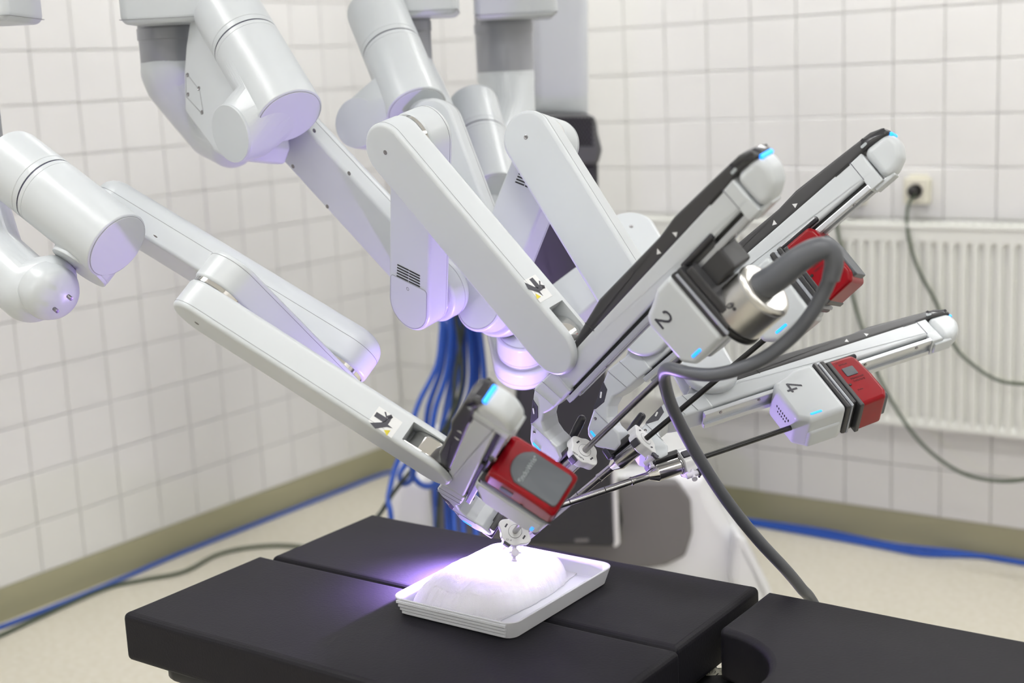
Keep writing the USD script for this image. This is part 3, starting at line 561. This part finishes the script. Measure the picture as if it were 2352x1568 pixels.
make_arm('left', 'leftmost robotic arm, reaching over the tray from the left and holding the nearest red instrument', (452, 742), 1.919, (970, 1075), (.53, .784, .322), (734, 902), (246, 512), (1030, 1110), (1108, 935), (1096, 1110), None,
    dict(top=(22, 372, 2.11), end=(270, 565, 2.03), ring=(108, 437, 2.08), r=.0545, lobe=(182, 614, 2.06), ln=(-.52, -.80, -.28), rl=.047),
    dict(base=at(60, 700, 2.1), bot=(-60, 420, 2.2), top=(-60, 62, 2.25), r=.052, box=[(-190, 64), (49, -60)], elbow=[(-60, 470, 2.18, .052), (-20, 590, 2.13, .050), (70, 668, 2.08, .048), (120, 640, 2.07, .036)],
         cap=((118, 672, 2.05), (.62, -.38, -.55), .043), capscrews=[(164, 686, 2.02), (132, 715, 2.02)]), l1screws=[(357, 542)], l1dim=(.044, .066), ssh=.04, oo=.014)
make_arm('second', 'robotic arm numbered 2, second from the left, holding the metal endoscope camera', (885, 350), 1.976, (1262, 800), (.64, .391, .661), (938, 702), (650, 306), (1300, 840), (1740, 370), (1545, 645), '2',
    dict(top=(519, 22, 2.28), end=(665, 268, 2.17), ring=(563, 108, 2.24), r=.0565, lobe=(530, 307, 2.165), ln=(-.66, -.30, -.68), rl=.047),
    dict(base=at(480, 340, 2.3), bot=(397, 142, 2.42), top=(397, 62, 2.42), r=.055, box=[(304, 62), (490, -60)], elbow=[(397, 165, 2.42, .055), (404, 186, 2.43, .054), (490, 300, 2.45, .049), (530, 330, 2.40, .042)],
         hub=([(470, -40), (437, 30), (425, 110), (421, 170), (423, 255), (490, 348), (520, 366), (548, 366), (560, 330), (545, 150), (510, 20)], (-.72, 0, -.69), 2.27, .09), plate=[(427, 166), (459, 208), (468, 264), (465, 262), (428, 222)], platescrews=[(431, 172), (457, 203), (432, 217), (464, 258)]),
    vents=[((913.8-.4*k, 608.2+6.2*k), (938-.3*k, 620+6.2*k)) for k in range(5)]+[((941-.2*k, 621.6+6.2*k), (963.6, 633+6.2*k)) for k in range(5)], l1screws=[(722, 300), (802, 398), (673, 382), (752, 474)], l2screw=(937, 663), ssh=.046)
make_arm('third', 'third robotic arm from the left, its spar rising to the highest tip', (1208, 315), 2.124, (1478, 752), (.514, -.031, .857), (1098, 700), (985, 290), (1445, 830), (2040, 312), (1771, 593), None,
    dict(top=(862, 22, 2.52), end=(958, 252, 2.40), ring=(898, 120, 2.47), r=.0545, lobe=(820, 282, 2.42), ln=(-.42, -.05, -.90), rl=.0445),
    dict(base=at(940, 300, 2.6), bot=(928, 138, 2.68), top=(928, 48, 2.68), r=.055, box=[(832, 47), (1049, -60)], elbow=[(930, 160, 2.68, .055), (960, 210, 2.66, .052), (992, 255, 2.6, .042), (930, 290, 2.5, .04)]),
    vents=[((1184.7+2.6*k, 417.7-6.2*k), (1203+2.4*k, 425-6.2*k)) for k in range(5)]+[((1207+2.4*k, 427-6.2*k), (1223+2.4*k, 434-6.2*k)) for k in range(5)])
make_arm('right', 'rightmost robotic arm, numbered 4, its spar the lowest and flattest, in front of the radiator', (1450, 520), 2.402, (1632, 850), (.015, -.713, .701), (1200, 762), (1125, 470), (1589, 913), (2180, 722), (1878, 848), '4',
    dict(top=(1086, 236, 2.72), end=(1136, 436, 2.60), ring=(1098, 316, 2.67), r=.0490, lobe=(1036, 380, 2.61), ln=(-.42, -.02, -.90), rl=.038),
    dict(base=at(1120, 400, 2.8), bot=(1161, 164, 2.88), top=(1161, 52, 2.88), r=.0595, box=[(1092, 49), (1274, -60)], elbow=[(1163, 190, 2.88, .0585), (1166, 262, 2.87, .0575), (1140, 350, 2.80, .047), (1090, 390, 2.70, .038)]), hazard=False)

# ---------------------------------------------------------------- cannulas, instruments, endoscope
AO, AZ = .102, .016                                               # instrument axis: y and z in the spar's frame
def make_cannula(key, label, stop, word=None):
    S, c0, n = ARMS[key]; ax = lambda s, y=0., z=0.: S.p(s, AO+y, AZ+z)
    C = thing('cannula', ax(-.1), label, 'cannula'); TLN = .075 if key == 'left' else .17 if key == 'second' else .20
    bowl = lathe([(0, .0045), (0, .0142), (.0018, .0148), (.004, .0142), (.0045, .0132), (.040, .0132), (.0415, .0122), (.0545, .0066), (.0555, .0060)], ax(-.070), ax(-1), 44)
    obj('bowl', bowl, 'steel', C)
    obj('cone', lathe([(0, .0132), (.0012, .0133), (.0145, .0066)], ax(-.1105), ax(-1), 44), 'chrome', C)
    tb_ = obj('tube', lathe([(0, .0060), (.0255, .0060), (.026, .0066), (.029, .0066), (.0295, .0052), (TLN, .0050), (TLN+.002, .0046), (TLN+.005, .0040)], ax(-.1245), ax(-1), 32), 'steel', C)
    for s in [q for q in (.195, .252, .286, .318) if q < .11+TLN]: obj('depth_mark', lathe([(0, .0049), (0, .00525), (.0012 if s != .286 else .010, .00525), (.0012 if s != .286 else .010, .0049)], ax(-s), ax(-1), 28), 'black', tb_)
    E = Frame(ax(-.0545), S.Y, Z=S.X)                              # seal face, looking up the shaft
    a = np.linspace(0, 2*np.pi, 120, endpoint=False); rad = .0205+.0042*np.maximum(0, np.cos(2*a))**3*1.3+.0006*np.cos(6*a)
    se = obj('seal', E.put(rprism(np.c_[rad*np.cos(a), rad*np.sin(a)], .0165, .0016, 3, -.0165)), 'white_gloss', C, smooth=40)
    obj('seal_insert', E.put(rprism(stadium((0, 0), (0, 1e-5), .0095, q=16), .0012, .0004, 1, -.0004)), 'white_gloss', se)
    obj('seam', loop_seam(E, stadium((0, 0), (0, 1e-5), .0098, q=14), .0001, .0004), 'seam', se)
    for sx in (-1, 1):
        obj('latch_button', E.put(rprism(rrect(-.0055, sx*.0195-.004, .0055, sx*.0195+.004, .001), .013, .001, 2, -.0155)), 'label_dark', C)
        obj('face_mark', E.put(rprism(rrect(sx*.0155-.0012, -.003, sx*.0155+.0012, .003, .0003), .0003, 0)), 'label_dark', se)
    if word: obj('lettering', text(E, word[0], word[1], word[2], .0024, word[3], .0003), 'label_dark', se, smooth=False)
    if stop:
        dy, dz = stop; q0 = ax(-.062, dy*.016, dz*.016); q1 = ax(-.066, dy*.030, dz*.030); t_ = unit(np.cross(S.X, q1-q0))
        sp = obj('stopcock', cat(rcyl(q0, q1+unit(q1-q0)*.002, .0034, .001, 16), rcyl(q1-S.X*.011, q1+S.X*.008, .0042, .001, 16), lathe([(0, .0026), (.008, .0026), (.009, .0040), (.012, .0042)], q1, q1+unit(q1-q0), 16)), 'stopcock', C)
        obj('tap', cat(rcyl(q1+S.X*.008, q1+S.X*.0115, .0060, .001, 16), rcyl(q1+S.X*.0098-t_*.009, q1+S.X*.0098+t_*.009, .0018, .0008, 8)), 'label_dark' if key != 'left' else 'stopcock', sp)
    return C
make_cannula('left', 'cannula of the leftmost arm directly over the gauze, seal face turned to the viewer', (.55, -.85), ('12-8', -.001, -.0155, .35))
make_cannula('second', 'cannula with a steel shaft through its round white seal', None, ('WECK VISTA', .0005, -.0162, .35))
make_cannula('third', 'middle cannula of the three at the right, black shaft through its white seal', (.98, -.15))
make_cannula('right', 'lowest and rightmost cannula, seen side on with its stopcock hanging below', (.97, -.25))
def make_instrument(key, label, lines, pad_text):
    S, c0, n = ARMS[key]; a = c0+.1035; I = thing('surgical_instrument', S.p(a, AO, AZ), label, 'surgical instrument')
    hp = smoothpoly([(a, .027), (a+.045, .0275), (a+.0505, .036), (a+.0545, .075), (a+.054, .113), (a+.047, .125), (a, .127)], .0065, 6)
    ho = obj('housing', S.put(rprism(hp, .061, .006, 5, -.0155)), 'red', I, smooth=40, label='glossy red housing')
    obj('housing_base', S.put(box(a-.0005, .028, -.016, a+.0075, .128, .046, .002)), 'charcoal', I)
    E = Frame(S.p(a+.0545, 0, 0), S.Y, Z=S.X)                     # end face: X = S.Y, Y = X x Z.. towards -n or n
    pad = sg.Polygon(rrect(.056, -.0075, .1195, .0380, .006)).union(sg.Polygon(stadium((.068, .0152), (.068, .0153), .0229))).buffer(-.003).buffer(.003)
    sgn = 1 if np.dot(E.Y, n) > 0 else -1
    pp = np.array(ring_pts(pad)); pp[:, 1] *= sgn; v = rprism(pp, .0165, .0015, 3, -.014); vv = np.array(v.vertices); vv[:, 2] -= np.where(vv[:, 0] < .075, (.075-vv[:, 0])/.03*.003, 0); v = trimesh.Trimesh(vv, v.faces, process=False)
    pd = obj('thumb_pad', E.put(v), 'pad_grey', I, smooth=40, label='grey rounded thumb pad')
    if pad_text: obj('lettering', text(Frame(E.p(0, 0, .0012), E.X, Z=E.Z), pad_text, .066, .0153*sgn, .0058, math.pi/2, .0004), 'print_grey', pd, smooth=False)
    Fz = Frame(S.p(0, 0, -.0156), S.X, Z=-S.Z)                    # side face that carries the print; Y = -S.Y
    obj('release_button', S.put(rprism(rrect(a+.014, .050, a+.034, .068, .002), .002, .0008, 2, -.0167)), 'pad_grey', ho)
    for s, dx, yy, h in lines or (): obj('lettering', text(Fz, s, a+dx, -yy, h, 0, .0003), 'red_dark', ho, smooth=False)
    obj('alignment_hole', rcyl(S.p(a+.009, .084, -.0165), S.p(a+.009, .084, -.012), .0022, .0005, 12), 'black', ho)
    obj('shaft', rcyl(S.p(c0+.006, AO, AZ), S.p(-.205 if key == 'left' else -.30, AO, AZ), .0041, .001, 24), 'shaft_black' if key != 'left' else 'steel_dark', I)
make_instrument('left', 'nearest red instrument, its grey thumb pad facing the viewer over the gauze', None, 'EndoWrist')
make_instrument('third', 'red instrument high on the third arm, partly behind the looping grey cable', [('MEGA SUTURE', .030, .076, .0028), ('NEEDLE DRIVER', .030, .082, .0028)], None)
make_instrument('right', 'red instrument on the arm numbered 4 in front of the radiator', [('2.4', .013, .036, .0028), ('BIPOLAR', .022, .042, .0024), ('PROGRASP', .028, .074, .0032), ('FORCEPS', .028, .080, .0032), ('8 mm', .018, .098, .0026)], None)
S, c0, n = ARMS['second']; a = c0+.1035
en = thing('endoscope', S.p(a, AO, AZ), 'endoscope with a brushed metal camera head and thick grey cable on the arm numbered 2', 'endoscope')
obj('adapter_block', cat(S.put(box(a-.001, .030, -.012, a+.014, .122, .044, .003)), S.put(box(a+.004, .024, .0, a+.055, .070, .038, .004))), 'charcoal', en)
Fh = Frame(S.p(a-.010, .112, .016), S.Y, Z=S.X); eb = np.array([(.0385*math.cos(t), .0295*math.sin(t)) for t in np.linspace(0, 2*np.pi, 64, endpoint=False)])
obj('collar', Fh.put(rprism(eb*1.02, .010, .003, 3, -.006)), 'black', en)
hd = obj('camera_head', Fh.put(rprism(eb, .064, .007, 5, .003)), 'scope_metal', en, smooth=40, label='brushed metal camera head')
obj('seam', loop_seam(Fh, eb*1.001, .0595, .0005), 'seam', hd)
obj('lettering', text(Frame(Fh.p(-.010, 0, 0)-S.Z*.0288, S.Y, Z=-S.Z), '0°', .0, .03, .009, .0, .0016), 'label_dark', hd, smooth=False)
obj('optic_shaft', rcyl(S.p(c0+.006, AO, AZ), S.p(-.245, AO, AZ), .0044, .001, 28), 'steel_dark', en)
b0 = Fh.p(.0, .0, .066)
dpt = np.dot(b0-CAM, CF)
bpts = [b0-S.X*.004-S.Y*.006] + [at(*q) for q in [(1790, 632, dpt-.02), (1835, 596, dpt-.04), (1875, 573, dpt-.05), (1903, 572, dpt-.05), (1916, 600, dpt-.045), (1908, 640, dpt-.035)]]
obj('strain_relief', tube(bpts, [.0185, .0175, .0165, .0150, .0135, .0122, .0112, .0108], 20, 8), 'cable_grey', en)
cpts = [at(*q) for q in [(1912, 622, dpt-.04), (1895, 665, dpt-.025), (1862, 722, dpt-.01), (1820, 772, dpt+.01), (1762, 818, dpt+.03), (1700, 846, dpt+.05), (1640, 860, dpt+.07), (1585, 857, dpt+.09), (1543, 847, dpt+.12), (1527, 852, dpt+.15), (1526, 875, dpt+.18), (1540, 925, dpt+.215), (1568, 985, dpt+.245), (1612, 1062, dpt+.27), (1670, 1150, dpt+.30), (1740, 1238, dpt+.34), (1805, 1308, dpt+.38), (1840, 1350, dpt+.415), (1874, 1396, dpt+.455)]]
e_ = cpts[-1]; cpts += [e_+[.04, .05, -.14], e_+[.07, .10, -.40], e_+[.12, .16, -.625+(.66-e_[2]) if False else -(e_[2]-.03)], e_+[.35, .25, -(e_[2]-.012)]]
obj('cable', tube(cpts, .0088, 16, 8), 'cable_grey', en)
tip = S.p(-.245, AO, AZ)
lt = UsdLux.SphereLight.Define(stage, en.path+'/scope_lamp')
SL = np.array([2.147, -2.304, .753])
aim = unit([-.22, -.20, -.97])
lt.CreateRadiusAttr(.006); lt.CreateIntensityAttr(SCOPE*1000); lt.CreateColorAttr(Gf.Vec3f(.50, .32, 1.0))
FL = Frame(SL-en.o, np.cross(UP, -aim), Z=-aim); ML = Gf.Matrix4d(1)
for i, v in enumerate((FL.X, FL.Y, FL.Z, FL.O)): ML.SetRow(i, Gf.Vec4d(*map(float, v), 1 if i == 3 else 0))
lt.AddTransformOp().Set(ML)
lb_ = UsdLux.SphereLight.Define(stage, en.path+'/scope_beam'); sh_ = UsdLux.ShapingAPI.Apply(lb_.GetPrim())
sh_.CreateShapingConeAngleAttr(60.); sh_.CreateShapingConeSoftnessAttr(.9)
lb_.CreateRadiusAttr(.006); lb_.CreateIntensityAttr(SCOPE*28000); lb_.CreateColorAttr(Gf.Vec3f(.55, .36, 1.0))
FL = Frame(np.array([2.172, -2.316, .770])-en.o, np.cross(UP, -unit([-.22, -.20, -.95])), Z=-unit([-.22, -.20, -.95]))
for i, v in enumerate((FL.X, FL.Y, FL.Z, FL.O)): ML.SetRow(i, Gf.Vec4d(*map(float, v), 1 if i == 3 else 0))
lb_.AddTransformOp().Set(ML)

# ---------------------------------------------------------------- cable bundle behind the arms
BL = [('leftmost, thinnest', [(1020, 700), (1014, 760), (1003, 840), (962, 925), (935, 1010), (908, 1075), (896, 1120), (892, 1150), (898, 1185)], .0062),
      ('second from the left', [(1030, 700), (1024, 760), (1012, 850), (985, 930), (972, 1010), (930, 1068), (918, 1092), (926, 1110), (942, 1104), (949, 1085), (944, 1065)], .0068),
      ('third from the left', [(1040, 700), (1036, 770), (1025, 860), (1000, 940), (985, 1020), (950, 1080), (954, 1100), (970, 1114), (990, 1116), (1012, 1105)], .0068),
      ('fourth from the left', [(1048, 700), (1046, 780), (1036, 870), (1022, 950), (1010, 1020), (1000, 1100)], .0070),
      ('in the middle, passing behind others', [(1056, 700), (1056, 790), (1048, 880), (1020, 960), (1004, 1040), (1000, 1110)], .0066),
      ('sixth from the left', [(1064, 700), (1066, 790), (1064, 880), (1040, 970), (1030, 1050), (1025, 1120)], .0070),
      ('third from the right', [(1074, 700), (1080, 790), (1082, 880), (1060, 980), (1045, 1060), (1040, 1130)], .0070),
      ('second from the right', [(1084, 700), (1092, 780), (1096, 870), (1085, 980), (1070, 1060), (1060, 1130)], .0072),
      ('rightmost', [(1092, 700), (1104, 780), (1112, 870), (1112, 980), (1100, 1070), (1090, 1140)], .0072)]
for k, (nm, pts, r) in enumerate(BL):
    zoff = .012*((k*5) % 9)
    P = [at(1232-2*k, 330, 3.72), at(1150, 420, 3.72), at(1085+1.5*k, 560, 3.72)]+[at(x, y, 3.72+zoff-.035*i) for i, (x, y) in enumerate(pts)]
    if k in (0,) or k > 2: P += [at(pts[-1][0]+6, 1270, 3.50), at(pts[-1][0]+10, 1345, 3.66)]
    r *= 1.15; t = thing('blue_cable', P[0], f'blue cable hanging in the bundle behind the arms, {nm}', 'cable'); obj('strand', tube(P, r, 10, 8), 'cable_blue', t)
for nm, pts in (('black cable hanging inside the blue bundle behind the arms', [(1050, 700), (1054, 770), (1061, 850), (1056, 905), (1032, 965), (985, 1035), (940, 1085), (905, 1130), (878, 1172), (862, 1200)]), ('thin black cable on the right side of the blue bundle, mostly hidden', [(1068, 700), (1060, 780), (1046, 860), (1040, 940), (1020, 1020), (1012, 1090)])):
    P = [at(1225, 335, 3.70), at(1150, 430, 3.70), at(1088, 570, 3.70)]+[at(x, y, 3.70-.03*i) for i, (x, y) in enumerate(pts)]+[at(pts[-1][0]-12, 1280, 3.5), at(pts[-1][0]-20, 1340, 3.66)]
    t = thing('black_cable', P[0], nm, 'cable'); obj('strand', tube(P, .0058, 10, 8), 'cable_black', t)
